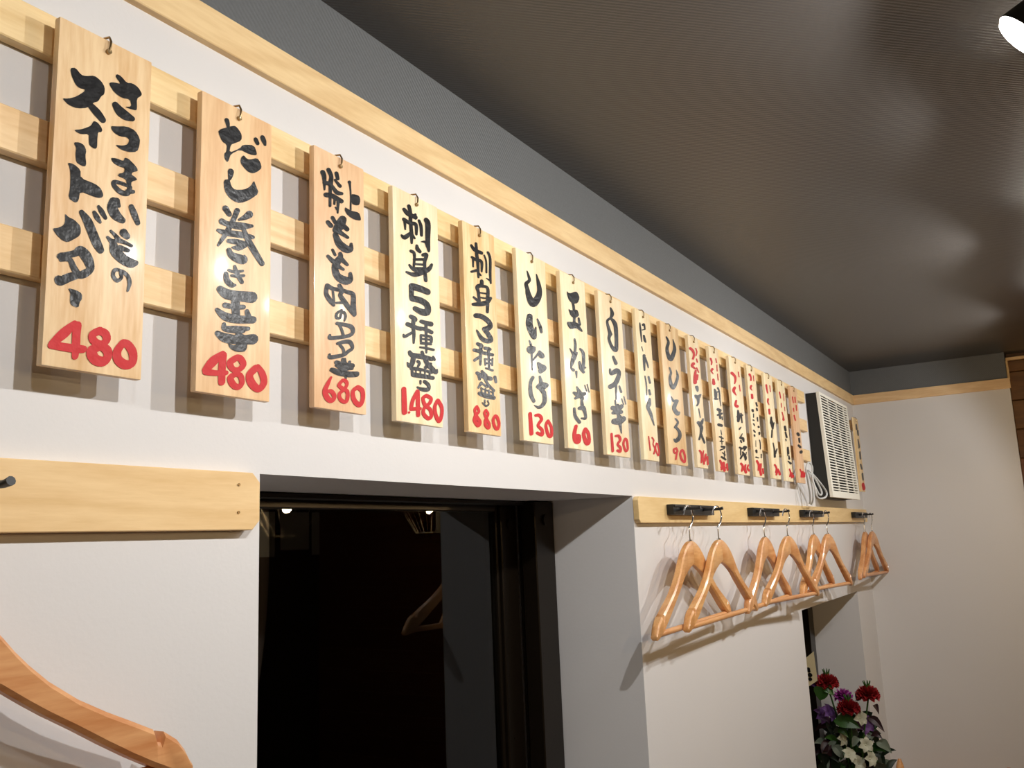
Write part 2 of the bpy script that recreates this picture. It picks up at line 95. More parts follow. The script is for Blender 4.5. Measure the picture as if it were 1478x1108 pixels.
# ------------------------------------------------------------------ materials
def nodes(name):
    mt = bpy.data.materials.new(name); mt.use_nodes = True
    nt = mt.node_tree; b = nt.nodes['Principled BSDF']
    return mt, nt, b
def srgb(r, g, b):
    f = lambda c: (c/255/12.92) if c/255 <= .04045 else ((c/255+.055)/1.055)**2.4
    return (f(r), f(g), f(b), 1)
def plain(name, c, rough=.5, metal=0.0, bump=0, bscale=300, coat=0):
    mt, nt, b = nodes(name)
    b.inputs['Base Color'].default_value = c; b.inputs['Roughness'].default_value = rough
    b.inputs['Metallic'].default_value = metal
    if coat: b.inputs['Coat Weight'].default_value = coat; b.inputs['Coat Roughness'].default_value = .1
    tc = nt.nodes.new('ShaderNodeTexCoord'); n = nt.nodes.new('ShaderNodeTexNoise'); n.inputs['Scale'].default_value = bscale
    nt.links.new(tc.outputs['Object'], n.inputs['Vector'])
    if bump:
        bp = nt.nodes.new('ShaderNodeBump'); bp.inputs['Strength'].default_value = bump; bp.inputs['Distance'].default_value = .002
        nt.links.new(n.outputs['Fac'], bp.inputs['Height']); nt.links.new(bp.outputs[0], b.inputs['Normal'])
    mr = nt.nodes.new('ShaderNodeMapRange'); mr.inputs['To Min'].default_value = max(rough-.06, .02); mr.inputs['To Max'].default_value = min(rough+.06, 1)
    nt.links.new(n.outputs['Fac'], mr.inputs['Value']); nt.links.new(mr.outputs[0], b.inputs['Roughness'])
    return mt
def wood(name, c1, c2, axis='Z', rough=.45, fine=60, rings=14, vary=.12, coat=0.0):
    """Straight to cathedral grain running along one object axis, shifted per object."""
    mt, nt, b = nodes(name); L = nt.links.new
    tc = nt.nodes.new('ShaderNodeTexCoord'); oi = nt.nodes.new('ShaderNodeObjectInfo')
    off = nt.nodes.new('ShaderNodeVectorMath'); off.operation = 'SCALE'; off.inputs[0].default_value = (37, 53, 71)
    L(oi.outputs['Random'], off.inputs['Scale'])
    add = nt.nodes.new('ShaderNodeVectorMath'); add.operation = 'ADD'
    L(tc.outputs['Object'], add.inputs[0]); L(off.outputs[0], add.inputs[1])
    mp = nt.nodes.new('ShaderNodeMapping')
    sc = {'X': (.12, 1, 1), 'Y': (1, .12, 1), 'Z': (1, 1, .12)}[axis]
    mp.inputs['Scale'].default_value = sc; L(add.outputs[0], mp.inputs['Vector'])
    n1 = nt.nodes.new('ShaderNodeTexNoise'); n1.inputs['Scale'].default_value = rings; n1.inputs['Detail'].default_value = 1.5
    L(mp.outputs[0], n1.inputs['Vector'])
    mul = nt.nodes.new('ShaderNodeMath'); mul.operation = 'MULTIPLY'; mul.inputs[1].default_value = 46
    L(n1.outputs['Fac'], mul.inputs[0])
    sn = nt.nodes.new('ShaderNodeMath'); sn.operation = 'SINE'; L(mul.outputs[0], sn.inputs[0])
    n2 = nt.nodes.new('ShaderNodeTexNoise'); n2.inputs['Scale'].default_value = fine*4; n2.inputs['Detail'].default_value = 3
    L(mp.outputs[0], n2.inputs['Vector'])
    a = nt.nodes.new('ShaderNodeMath'); a.operation = 'MULTIPLY_ADD'; a.inputs[1].default_value = .22; a.inputs[2].default_value = .1
    L(sn.outputs[0], a.inputs[0])
    a2 = nt.nodes.new('ShaderNodeMath'); a2.operation = 'ADD'; L(a.outputs[0], a2.inputs[0]); L(n2.outputs['Fac'], a2.inputs[1])
    rp = nt.nodes.new('ShaderNodeValToRGB'); rp.color_ramp.elements[0].position = .15; rp.color_ramp.elements[1].position = .95
    rp.color_ramp.elements[0].color = c1; rp.color_ramp.elements[1].color = c2; L(a2.outputs[0], rp.inputs[0])
    hs = nt.nodes.new('ShaderNodeHueSaturation')
    mv = nt.nodes.new('ShaderNodeMapRange'); mv.inputs['To Min'].default_value = 1-vary; mv.inputs['To Max'].default_value = 1+vary*.5
    L(oi.outputs['Random'], mv.inputs['Value']); L(mv.outputs[0], hs.inputs['Value'])
    mh = nt.nodes.new('ShaderNodeMath'); mh.operation = 'MULTIPLY_ADD'; mh.inputs[1].default_value = .012; mh.inputs[2].default_value = .494
    L(oi.outputs['Random'], mh.inputs[0]); L(mh.outputs[0], hs.inputs['Hue'])
    L(rp.outputs[0], hs.inputs['Color']); L(hs.outputs[0], b.inputs['Base Color'])
    b.inputs['Roughness'].default_value = rough
    if coat: b.inputs['Coat Weight'].default_value = coat; b.inputs['Coat Roughness'].default_value = .12
    bp = nt.nodes.new('ShaderNodeBump'); bp.inputs['Strength'].default_value = .15; bp.inputs['Distance'].default_value = .001
    L(n2.outputs['Fac'], bp.inputs['Height']); L(bp.outputs[0], b.inputs['Normal'])
    return mt
def emit(name, c, s):
    mt, nt, b = nodes(name)
    b.inputs['Base Color'].default_value = c; b.inputs['Emission Color'].default_value = c; b.inputs['Emission Strength'].default_value = s
    return mt
def wallpaper():
    mt, nt, b = nodes('white_wallpaper'); L = nt.links.new
    tc = nt.nodes.new('ShaderNodeTexCoord')
    n = nt.nodes.new('ShaderNodeTexNoise'); n.inputs['Scale'].default_value = 220; n.inputs['Detail'].default_value = 4
    n2 = nt.nodes.new('ShaderNodeTexNoise'); n2.inputs['Scale'].default_value = 3
    L(tc.outputs['Object'], n.inputs['Vector']); L(tc.outputs['Object'], n2.inputs['Vector'])
    rp = nt.nodes.new('ShaderNodeValToRGB')
    rp.color_ramp.elements[0].color = (.70, .69, .69, 1); rp.color_ramp.elements[1].color = (.735, .725, .722, 1)
    L(n2.outputs['Fac'], rp.inputs[0]); L(rp.outputs[0], b.inputs['Base Color'])
    bp = nt.nodes.new('ShaderNodeBump'); bp.inputs['Strength'].default_value = .12; bp.inputs['Distance'].default_value = .001
    L(n.outputs['Fac'], bp.inputs['Height']); L(bp.outputs[0], b.inputs['Normal'])
    b.inputs['Roughness'].default_value = .7
    return mt
def ceiling_mat(name, col, rough, aniso=0.0):
    mt, nt, b = nodes(name); L = nt.links.new
    tc = nt.nodes.new('ShaderNodeTexCoord')
    w = nt.nodes.new('ShaderNodeTexWave'); w.inputs['Scale'].default_value = 75; w.bands_direction = 'DIAGONAL'
    w.inputs['Distortion'].default_value = 1.5
    n = nt.nodes.new('ShaderNodeTexNoise'); n.inputs['Scale'].default_value = 260; n.inputs['Detail'].default_value = 3
    L(tc.outputs['Object'], w.inputs['Vector']); L(tc.outputs['Object'], n.inputs['Vector'])
    ad = nt.nodes.new('ShaderNodeMath'); ad.operation = 'ADD'; L(w.outputs['Fac'], ad.inputs[0]); L(n.outputs['Fac'], ad.inputs[1])
    bp = nt.nodes.new('ShaderNodeBump'); bp.inputs['Strength'].default_value = .25; bp.inputs['Distance'].default_value = .0012
    L(ad.outputs[0], bp.inputs['Height']); L(bp.outputs[0], b.inputs['Normal'])
    mx = nt.nodes.new('ShaderNodeMapRange'); mx.inputs['To Min'].default_value = .85; mx.inputs['To Max'].default_value = 1.15
    L(n.outputs['Fac'], mx.inputs['Value'])
    vm = nt.nodes.new('ShaderNodeVectorMath'); vm.operation = 'SCALE'; vm.inputs[0].default_value = col[:3]
    L(mx.outputs[0], vm.inputs['Scale']); L(vm.outputs[0], b.inputs['Base Color'])
    b.inputs['Roughness'].default_value = rough; b.inputs['Specular IOR Level'].default_value = .85 if aniso else .5
    if aniso:      # the embossed ribs stretch highlights across the room
        b.inputs['Anisotropic'].default_value = aniso
        cx_ = nt.nodes.new('ShaderNodeCombineXYZ'); cx_.inputs[1].default_value = 1.0; L(cx_.outputs[0], b.inputs['Tangent'])
    return mt
def glass_mat():
    mt, nt, b = nodes('window_glass'); L = nt.links.new
    nt.nodes.remove(b); out = nt.nodes['Material Output']
    tr = nt.nodes.new('ShaderNodeBsdfTransparent'); tr.inputs[0].default_value = (.86, .88, .88, 1)
    gl = nt.nodes.new('ShaderNodeBsdfGlossy'); gl.inputs['Roughness'].default_value = .004
    fr = nt.nodes.new('ShaderNodeFresnel'); fr.inputs['IOR'].default_value = 1.45
    mx = nt.nodes.new('ShaderNodeMixShader'); L(fr.outputs[0], mx.inputs[0]); L(tr.outputs[0], mx.inputs[1]); L(gl.outputs[0], mx.inputs[2])
    L(mx.outputs[0], out.inputs[0])
    return mt
M = {}
M['wall'] = wallpaper()
M['frieze'] = ceiling_mat('grey_frieze_wallpaper', (.125, .132, .137), .6)
M['ceiling'] = ceiling_mat('brown_ceiling_wallpaper', (.044, .040, .037), .34, .7)
M['trim'] = wood('pale_trim_wood', srgb(222,184,134), srgb(240,208,160), 'X', .5, vary=.03)
M['trim_y'] = wood('pale_trim_wood_cross', srgb(222,184,134), srgb(240,208,160), 'Y', .5, vary=.03)
M['slat'] = wood('pale_slat_wood', srgb(226,188,132), srgb(246,216,166), 'X', .5, vary=.04)
M['rail'] = wood('pale_rail_wood', srgb(226,190,132), srgb(240,208,154), 'X', .45, vary=.03)
M['board'] = wood('pine_board', srgb(222,178,118), srgb(250,222,174), 'Z', .42, rings=9, vary=.10, coat=.12)
M['board_w'] = wood('pale_pine_board', srgb(242,214,166), srgb(255,240,204), 'Z', .42, rings=9, vary=.04, coat=.12)
M['board_p'] = wood('pinkish_pine_board', srgb(222,176,130), srgb(244,208,164), 'Z', .42, rings=9, vary=.06, coat=.12)
M['hanger'] = wood('varnished_hanger_wood', srgb(206,138,80), srgb(234,178,120), 'X', .4, rings=10, vary=.10, coat=.2)
M['ink'] = plain('black_brush_ink', (.006,.006,.007,1), .34, bump=.4, bscale=120)
M["ink"].node_tree.nodes['Principled BSDF'].inputs['Specular IOR Level'].default_value = .32

M['red'] = plain('red_paint', srgb(196,4,18), .6, bump=.3, bscale=140)
M['pink'] = plain('thin_red_paint', srgb(214,70,72), .5, bump=.3, bscale=140)
M['brass'] = plain('aged_brass', (.32,.22,.11,1), .35, 1)
M['steel'] = plain('chrome_wire', (.72,.72,.72,1), .18, 1)
M['blackp'] = plain('black_plastic', (.008,.009,.010,1), .45)
M['acside'] = plain('dark_housing', (.012,.011,.009,1), .6)
M['acfront'] = plain('ivory_grille', srgb(246,244,232), .45)
M['acdark'] = plain('grille_dust_filter', (.008,.008,.008,1), .8)  # near-black colour puts the shade of the louvre gaps into the back sheet
M['cord'] = plain('grey_cord_sheath', srgb(205,208,208), .5)
M['bronze'] = plain('dark_bronze_aluminium', (.018,.012,.007,1), .3, .6)
M['glass'] = glass_mat()
M['darkwood'] = wood('dark_plank_wood', srgb(92,60,24), srgb(120,82,38), 'Y', .5, vary=.2)
M['redwood'] = wood('reddish_plank_wood', srgb(104,62,36), srgb(126,80,48), 'Y', .5, vary=.2)
M['floor'] = wood('floor_wood', srgb(96,66,42), srgb(128,92,62), 'X', .45)
M['cream'] = plain('cream_plaster', (.5,.44,.36,1), .8)
M['brownwall'] = plain('dark_brown_wall', (.05,.03,.02,1), .7)
M['metalblk'] = plain('black_lamp_metal', (.02,.02,.02,1), .4, .5)
M['lens'] = emit('lamp_lens', (1, .93, .84, 1), 60)
M['bulb'] = emit('warm_bulb', (1, .70, .36, 1), 540)
M['cage'] = plain('cage_wire', (.6,.55,.48,1), .4, .6)
M['paper'] = plain('hung_paper', (.5,.5,.48,1), .8)
M['leafg'] = plain('green_leaf', (.035,.11,.018,1), .4, bump=.3, bscale=60)
M['leafd'] = plain('dark_foliage', (.010,.022,.010,1), .5, bump=.3, bscale=60)
M['leafr'] = plain('purple_brown_leaf', (.035,.012,.015,1), .45)
M['leafp'] = plain('grey_green_leaf', (.16,.20,.15,1), .55)
M['carn'] = plain('red_petal', (.30,.008,.012,1), .6)
M['mag'] = plain('magenta_petal', (.30,.03,.25,1), .6)
M['pur'] = plain('purple_petal', (.11,.035,.17,1), .6)
M['whitef'] = plain('creamy_white_petal', (.50,.50,.38,1), .6)
M['card'] = plain('ivory_card', srgb(226,212,170), .7)
M['basket'] = wood('wicker', srgb(90,60,35), srgb(120,84,50), 'Z', .6)

# ------------------------------------------------------------------ builders (all shapes in design units)
ORG = {}
def obj(name, bm, mat, parent=None, org=None, smooth=False, stuff=False):
    org = Vector(org) if org is not None else (ORG[parent.name] if parent else Vector((0,0,0)))
    bmesh.ops.recalc_face_normals(bm, faces=bm.faces)
    for v in bm.verts: v.co = (v.co - org)*S
    me = bpy.data.meshes.new(name); bm.to_mesh(me); bm.free()
    for mm in (mat if isinstance(mat, (list, tuple)) else [mat]): me.materials.append(mm)
    if smooth:
        me.polygons.foreach_set('use_smooth', [True]*len(me.polygons))
        me.set_sharp_from_angle(angle=math.radians(38))
    o = bpy.data.objects.new(name, me); COL.objects.link(o)
    if parent: o.parent = parent; o.location = (org - ORG[parent.name])*S
    else: o.location = W(org)
    ORG[o.name] = org
    if stuff: o['kind'] = 'stuff'
    return o
def thing(name, label, cat, org, group=None):
    o = bpy.data.objects.new(name, None); COL.objects.link(o); o.empty_display_size = .05
    o.location = W(org); ORG[o.name] = Vector(org)
    o['label'] = label; o['category'] = cat
    if group: o['group'] = group
    return o
def tag(o, label, cat, group=None):
    o['label'] = label; o['category'] = cat
    if group: o['group'] = group
    return o
def struct(name, bm, mat, **k):
    o = obj(name, bm, mat, **k); o['kind'] = 'structure'; return o
def box(bm, a, b, bev=0, mi=0, seg=1):
    vs = [bm.verts.new((x, y, z)) for x in (a[0], b[0]) for y in (a[1], b[1]) for z in (a[2], b[2])]
    fs = [bm.faces.new([vs[i] for i in q]) for q in ((0,1,3,2),(4,6,7,5),(0,4,5,1),(2,3,7,6),(0,2,6,4),(1,5,7,3))]
    for f in fs: f.material_index = mi
    if bev:
        es = list({e for f in fs for e in f.edges})
        bmesh.ops.bevel(bm, geom=es, offset=bev, segments=seg, affect='EDGES', profile=.7)
    return vs
def BM(): return bmesh.new()
def bx(*a, **k):
    bm = BM(); box(bm, *a, **k); return bm
def tube(bm, pts, r, n=8, cap=True):
    pts = [Vector(p) for p in pts]; rings = []
    up = None
    for i, p in enumerate(pts):
        d = (pts[min(i+1, len(pts)-1)] - pts[max(i-1, 0)]).normalized()
        if up is None: up = Vector((0,0,1)) if abs(d.z) < .9 else Vector((0,1,0))
        s = d.cross(up)
        if s.length < 1e-4: s = d.cross(Vector((1,0,0)))
        s.normalize(); up2 = s.cross(d).normalized(); up = up2
        rr = r[i] if isinstance(r, (list, tuple)) else r
        rings.append([bm.verts.new(p + s*math.cos(t)*rr + up2*math.sin(t)*rr) for t in [2*math.pi*j/n for j in range(n)]])
    for a, b in zip(rings, rings[1:]):
        for j in range(n): bm.faces.new((a[j], a[(j+1) % n], b[(j+1) % n], b[j]))
    if cap: bm.faces.new(rings[0][::-1]); bm.faces.new(rings[-1])
def catmull(p, k=4):
    out = []
    for i in range(len(p)-1):
        p0, p1, p2, p3 = p[max(i-1,0)], p[i], p[i+1], p[min(i+2,len(p)-1)]
        for j in range(k):
            t = j/k
            out.append(tuple(.5*((2*b)+(-a+c)*t+(2*a-5*b+4*c-d)*t*t+(-a+3*b-3*c+d)*t**3) for a, b, c, d in zip(p0, p1, p2, p3)))
    out.append(tuple(p[-1])); return out
def prism_xz(bm, pts, y0, y1):
    a = [bm.verts.new((x, y0, z)) for x, z in pts]; b = [bm.verts.new((x, y1, z)) for x, z in pts]
    bm.faces.new(a); bm.faces.new(b[::-1])
    n = len(pts)
    for i in range(n): bm.faces.new((a[i], b[i], b[(i+1) % n], a[(i+1) % n]))

# ------------------------------------------------------------------ the room
WY = 1.032; CZ = .987; FZ = -2.353; XF = 5.885; XB = -1.7; YR = -2.9; XE = 7.6; TT = .8325; TB = .7725
DEP = 1.56
bm = BM()
openings = [(.962, 2.358, -1.15, .1195), (4.137, 5.415, FZ+.02, -.3437)]
def wallrun(x0, x1, z0, z1): box(bm, (x0, WY, z0), (x1, DEP, z1))
wallrun(XB-.1, openings[0][0], FZ, TT-.02); wallrun(openings[0][1], openings[1][0], FZ, TT-.02); wallrun(openings[1][1], XF+.2, FZ, TT-.02)
for a, b, z0, z1 in openings: wallrun(a, b, z1, TT-.02); wallrun(a, b, FZ, z0)
box(bm, (XB-.1, WY-.001, TT-.02), (XF+.2, DEP, CZ+.05), mi=1)
struct('wall_left', bm, [M['wall'], M['frieze']])
bm = BM(); box(bm, (XF, .157, FZ), (XF+.12, WY, TT-.02)); box(bm, (XF+.001, .163, TT-.02), (XF+.12, WY, CZ+.02), mi=1)
struct('wall_far', bm, [M['wall'], M['frieze']])
struct('ceiling', bx((XB-.1, YR-.1, CZ), (XE, DEP, CZ+.08)), M['ceiling'])
fl = struct('floor', bx((XB-.1, YR-.1, FZ-.12), (XE, DEP, FZ-.02)), M['brownwall'])
k = 0
y = YR
while y < 1.02:
    obj('floor_plank', bx((XB, y+.002, FZ-.02), (XE-.1, min(y+.2, 1.03)-.002, FZ), bev=.002), M['floor'], parent=fl)
    y += .2
wr = BM(); box(wr, (XB-.1, YR-.1, FZ), (XE, YR, CZ)); struct('wall_right', wr, M['brownwall'])
struct('wall_back', bx((XB-.1, YR, FZ), (XB, DEP, CZ)), M['cream'])
struct('wall_end', bx((XE, YR, FZ), (XE+.1, DEP, CZ)), M['cream'])
struct('trim_1', bx((XB, WY-.014, TB), (XF, WY+.003, TT), bev=.0015), M['trim'])
struct('trim_2', bx((XF-.014, .150, TB), (XF+.003, WY-.014, TT), bev=.0015), M['trim_y'])
# timber partition beyond the end of the far wall
pw = struct('wall_partition', bx((XF+.09, YR, FZ), (XF+.13, .157, CZ)), M['darkwood'])
z = FZ
while z < .94:
    z2 = min(z+.17, .943)
    obj('plank', bx((XF+.066, YR, z+.002), (XF+.092, .156, z2-.002), bev=.003), M['darkwood'] if z > .27 else M['redwood'], parent=pw)
    z = z2
struct('trim_3', bx((XF+.05, YR, .945), (XF+.1, .160, .963), bev=.002), M['trim_y'])
struct('trim_4', bx((XF+.05, .150, TT), (XF+.1, .1625, .945), bev=.002), M['trim_y'])

# ------------------------------------------------------------------ windows
def window(nm, a, b, z0, z1, fy, gy):
    root = thing(nm, '', '', (a, fy, z0)); del root['label']; del root['category']; root['kind'] = 'structure'
    def part(n, lo, hi, mt='bronze', bev=.003): return obj(n, bx(lo, hi, bev=bev), M[mt], parent=root)
    part('outer_frame', (b-.115, fy, z0), (b-.004, fy+.05, z1-.004))
    part('outer_frame', (a+.004, fy, z0), (a+.06, fy+.05, z1-.004))
    part('head_frame', (a+.06, fy+.03, z1-.014), (b-.115, fy+.046, z1-.001))
    part('sill_frame', (a+.06, fy+.004, z0), (b-.115, fy+.046, z0+.06))
    part('screen_stile', (b-.105, fy+.052, z0), (b-.075, fy+.066, z1-.004))
    part('sash_stile', (b-.20, gy-.022, z0), (b-.115, gy+.02, z1-.002))
    part('sash_edge', (b-.212, gy-.012, z0), (b-.20, gy+.012, z1-.002))
    part('sash_rail', (a+.01, gy-.01, z1-.03), (b-.20, gy+.01, z1-.001))
    part('sash_rail', (a+.01, gy-.02, z0+.01), (b-.20, gy+.02, z0+.08))
    part('glass_pane', (a+.01, gy-.003, z0+.08), (b-.212, gy+.003, z1-.03), 'glass', 0)
    part('outer_board', (a-.02, DEP-.03, z0), (b+.02, DEP-.01, z1+.02), 'brownwall', 0)
    for q in (.035,):
        sc = BM(); tube(sc, [(b-.06, fy-.002, z1-q-.02), (b-.06, fy-.007, z1-q-.02)], .016, 14); obj('frame_plug', sc, M['bronze'], parent=root, smooth=True)
        sc = BM(); tube(sc, [(b-.158, gy-.022, z1-q-.03), (b-.158, gy-.028, z1-q-.03)], .016, 14); obj('frame_plug', sc, M['bronze'], parent=root, smooth=True)
    return root
window('window_1', *openings[0], 1.288, 1.372)
window('window_2', *openings[1], 1.288, 1.372)

# ------------------------------------------------------------------ slat lattice behind the boards
lat = thing('slat_rack', 'three long pale wooden slats fixed to the wall behind the menu boards', 'rack', (1.5, 1.03, .5))
for z0, z1 in ((.6275, .6845), (.4838, .5405), (.3365, .3925)):
    obj('slat', bx((-.9, 1.0135, z0), (4.515, WY-.0005, z1), bev=.0015), M['slat'], parent=lat)

# ------------------------------------------------------------------ menu boards with brushed lettering
def chaikin(p):
    o = []
    for i in range(len(p)):
        a, b = p[i], p[(i+1) % len(p)]
        o.append((a[0]*.78+b[0]*.22, a[1]*.78+b[1]*.22)); o.append((a[0]*.22+b[0]*.78, a[1]*.22+b[1]*.78))
    return o
def glyph_mesh(txt, x0, zt, y, Mx, dy, split=False):
    """Brush strokes merged into one flat, non-overlapping outline lying on the board face."""
    det = Mx[0]*Mx[3]-Mx[1]*Mx[2]
    inv = (Mx[3]/det, -Mx[1]/det, -Mx[2]/det, Mx[0]/det)
    loc = lambda u, v: (inv[0]*u*.985+inv[1]*v*.985, inv[2]*u*.985+inv[3]*v*.985)
    V, F = [], []
    def add(poly):
        ar = sum(poly[i][0]*poly[(i+1) % len(poly)][1]-poly[(i+1) % len(poly)][0]*poly[i][1] for i in range(len(poly)))
        if abs(ar) < 1e-3: return
        if ar < 0: poly = poly[::-1]
        n = len(V); V.extend(Vector(p) for p in poly); F.append(list(range(n, n+len(poly))))
    for st in txt.split('|'):
        a = st.split(); kind = a[0]; pts = [[float(q) for q in p.split(',')] for p in a[1:]]
        if kind == 'P': add([loc(*p) for p in chaikin([tuple(p) for p in pts])]); continue
        pts = [(*loc(p[0], p[1]), p[2]*.056) for p in pts]
        sm = catmull(pts, 4) if len(pts) > 2 else [tuple(pts[0][i]*(1-t)+pts[-1][i]*t for i in range(3)) for t in (0, .33, .66, 1)]
        sm = [(p[0], p[1], max(p[2], .25)) for p in sm]
        for p, q in zip(sm, sm[1:]):
            dx, dz = q[0]-p[0], q[1]-p[1]; l = math.hypot(dx, dz)
            if l < 1e-3: continue
            nx, nz = -dz/l, dx/l
            add([(p[0]+nx*p[2], p[1]+nz*p[2]), (p[0]-nx*p[2], p[1]-nz*p[2]), (q[0]-nx*q[2], q[1]-nz*q[2]), (q[0]+nx*q[2], q[1]+nz*q[2])])
        for p in sm: add([(p[0]+math.cos(t)*p[2], p[1]+math.sin(t)*p[2]) for t in [2*math.pi*(j+.37)/10 for j in range(10)]])
    vo, eo, fo, ov, oe, of = delaunay_2d_cdt(V, [], F, 0, 1e-4, True)
    tris = [f for f, o in zip(fo, of) if o]
    if split:
        par = list(range(len(vo)))
        def find(i):
            while par[i] != i: par[i] = par[par[i]]; i = par[i]
            return i
        for f in tris:
            for v in f[1:]: par[find(v)] = find(f[0])
        groups = {}
        for f in tris: groups.setdefault(find(f[0]), []).append(f)
        groups = list(groups.values())
    else: groups = [tris]
    out = []
    for g in groups:
        bm = BM(); vm = {}
        for f in g:
            for v in f:
                if v not in vm:
                    q = vo[v]; u = Mx[0]*q[0]+Mx[1]*q[1]; w = Mx[2]*q[0]+Mx[3]*q[1]
                    vm[v] = bm.verts.new((x0+u*1e-4, y-dy, zt-w*1e-4))
            bm.faces.new([vm[v] for v in f])
        out.append(bm)
    return out
TEXTS = [
 ('leftmost price board, large, sweet potato writing in two columns above red 480', 'board'),
 ('second price board from the left, rolled egg writing above red 480', 'board_p'),
 ('third price board from the left, black writing above red 680', 'board_p'),
 ('fourth price board from the left, big black 5 in its writing above red 1.480', 'board_w'),
 ('fifth price board from the left, black 3 in its writing above red 880', 'board'),
 ('sixth price board from the left, four curved black characters above red 130', 'board_w'),
 ('seventh price board from the left, the one priced red 60', 'board_w'),
 ('eighth price board from the left, thick white-leek writing above red 130', 'board_w'),
 ('ninth price board from the left, thin black writing above a small red 130', 'board_w'),
 ('tenth price board from the left, the one priced red 90', 'board'),
 ('eleventh price board from the left, first one with red writing at its top', 'board_w'),
 ('twelfth price board from the left, second one with red writing at its top', 'board_w'),
 ('thirteenth price board from the left, third one with red writing at its top', 'board_w'),
 ('fourteenth price board from the left, two columns of tiny black characters', 'board_w'),
 ('fifteenth price board from the left, two long thin black characters below red ones', 'board_w'),
 ('sixteenth price board from the left, last but one before the louvred unit', 'board_w'),
 ('seventeenth price board from the left, right beside the louvred unit', 'board_p'),
 ('price board half hidden behind the right side of the louvred unit', 'board'),
]
for i, (x0, w, zt, h, Mx, kt, rt) in enumerate(BOARDS):
    x0, w, zt, h = (v*.985 for v in (x0, w, zt, h)); Mx = [v*.985 for v in Mx]     # the boards hang 3 cm clear of the wall
    y0, y1 = .985, .9965
    t = thing('menu_board', TEXTS[i][0], 'menu board', (x0+w/2, y1, zt-h), 'brush written wooden price boards')
    obj('wood_slab', bx((x0, y0, zt-h), (x0+w, y1, zt), bev=.0028, seg=2), M[TEXTS[i][1]], parent=t, smooth=True)
    obj('lettering', glyph_mesh(kt, x0, zt, y0, Mx, .0006)[0], M['ink'], parent=t)
    for g in glyph_mesh(rt, x0, zt, y0, Mx, .0009, True): obj('price_digit', g, M['red'], parent=t)
    hx, hz = x0+w*.5, zt-.017
    bm = BM(); tube(bm, [(hx, y0-.0002, hz), (hx, y0-.004, hz)], .0036, 10)
    tube(bm, [(hx, y0-.003, hz), (hx+.0005, y0-.0045, hz+.006), (hx+.0015, y0-.004, hz+.014), (hx+.002, y0+.001, hz+.0225), (hx+.002, y0+.012, hz+.0245), (hx+.002, y0+.024, hz+.023), (hx+.002, 1.0133 if i < 17 else 1.0123, hz+.018 if i < 17 else .652)], .0015, 6)
    obj('hanging_hook', bm, M['brass'], parent=t, smooth=True)
bm = bx((5.66, 1.0125, .60), (5.86, WY-.0005, .655), bev=.0015)
tag(obj('mounting_cleat', bm, M['slat']), 'short pale wooden cleat carrying the board beyond the louvred unit', 'cleat')

# ------------------------------------------------------------------ hanger rails
def chamfer_rail(x0, x1, z0, z1, c, left, right):
    p = []
    p += [(x0+c, z0), (x0, z0+c), (x0, z1-c), (x0+c, z1)] if left else [(x0, z0), (x0, z1)]
    p += [(x1-c, z1), (x1, z1-c), (x1, z0+c), (x1-c, z0)] if right else [(x1, z1), (x1, z0)]
    bm = BM(); prism_xz(bm, p, 1.014, WY-.0005)
    bmesh.ops.bevel(bm, geom=[e for e in bm.edges], offset=.0012, segments=1, affect='EDGES')
    return bm
ra = thing('hanger_rail', 'pale wooden wall rail with clipped corners at the left edge', 'rail', (.3, WY, .034), 'wooden coat rails')
obj('rail_board', chamfer_rail(-.9, .9465, .0345, .1185, .014, False, True), M['rail'], parent=ra)
for zz in (.060, .1):
    bm = BM(); tube(bm, [(.905, 1.0138, zz), (.905, 1.0125, zz)], .0022, 8); obj('screw', bm, M['brass'], parent=ra)
rb = thing('hanger_rail', 'long pale wooden wall rail between the big window and the far corner', 'rail', (4, WY, .04), 'wooden coat rails')
obj('rail_board', chamfer_rail(2.357, 5.865, .0425, .1175, .010, True, True), M['rail'], parent=rb)
def hook_unit(x0, pegs, lab):
    t = thing('coat_hook_bar', lab, 'coat hook', (x0+.185, 1.014, .066), 'black fold-down hook bars')
    obj('bar', bx((x0, .991, .066), (x0+.372, 1.0135, .0975), bev=.003, seg=2), M['blackp'], parent=t, smooth=True)
    obj('bar_lip', bx((x0+.004, .9875, .089), (x0+.368, .9915, .0965), bev=.0012), M['blackp'], parent=t)
    for px in pegs:
        bm = BM(); tube(bm, [(px, .991, .083), (px, .96, .0825), (px, .938, .0825), (px, .926, .085)], [.0048, .0044, .0044, .0052], 10)
        obj('peg', bm, M['blackp'], parent=t, smooth=True)
    return t
for x0, pg, l in zip([.145, 2.566, 3.388, 4.186, 5.377], [(.433, .523), (2.623, 2.832), (3.429, 3.668), (4.215, 4.406), (5.485, 5.565)],
       ['black hook bar at the left picture edge above the big near hanger', 'black hook bar on the right rail nearest the big window',
        'second black hook bar from the big window on the right rail', 'third black hook bar from the big window on the right rail', 'last black hook bar on the right rail, beside the far corner']):
    hook_unit(x0, pg, l)

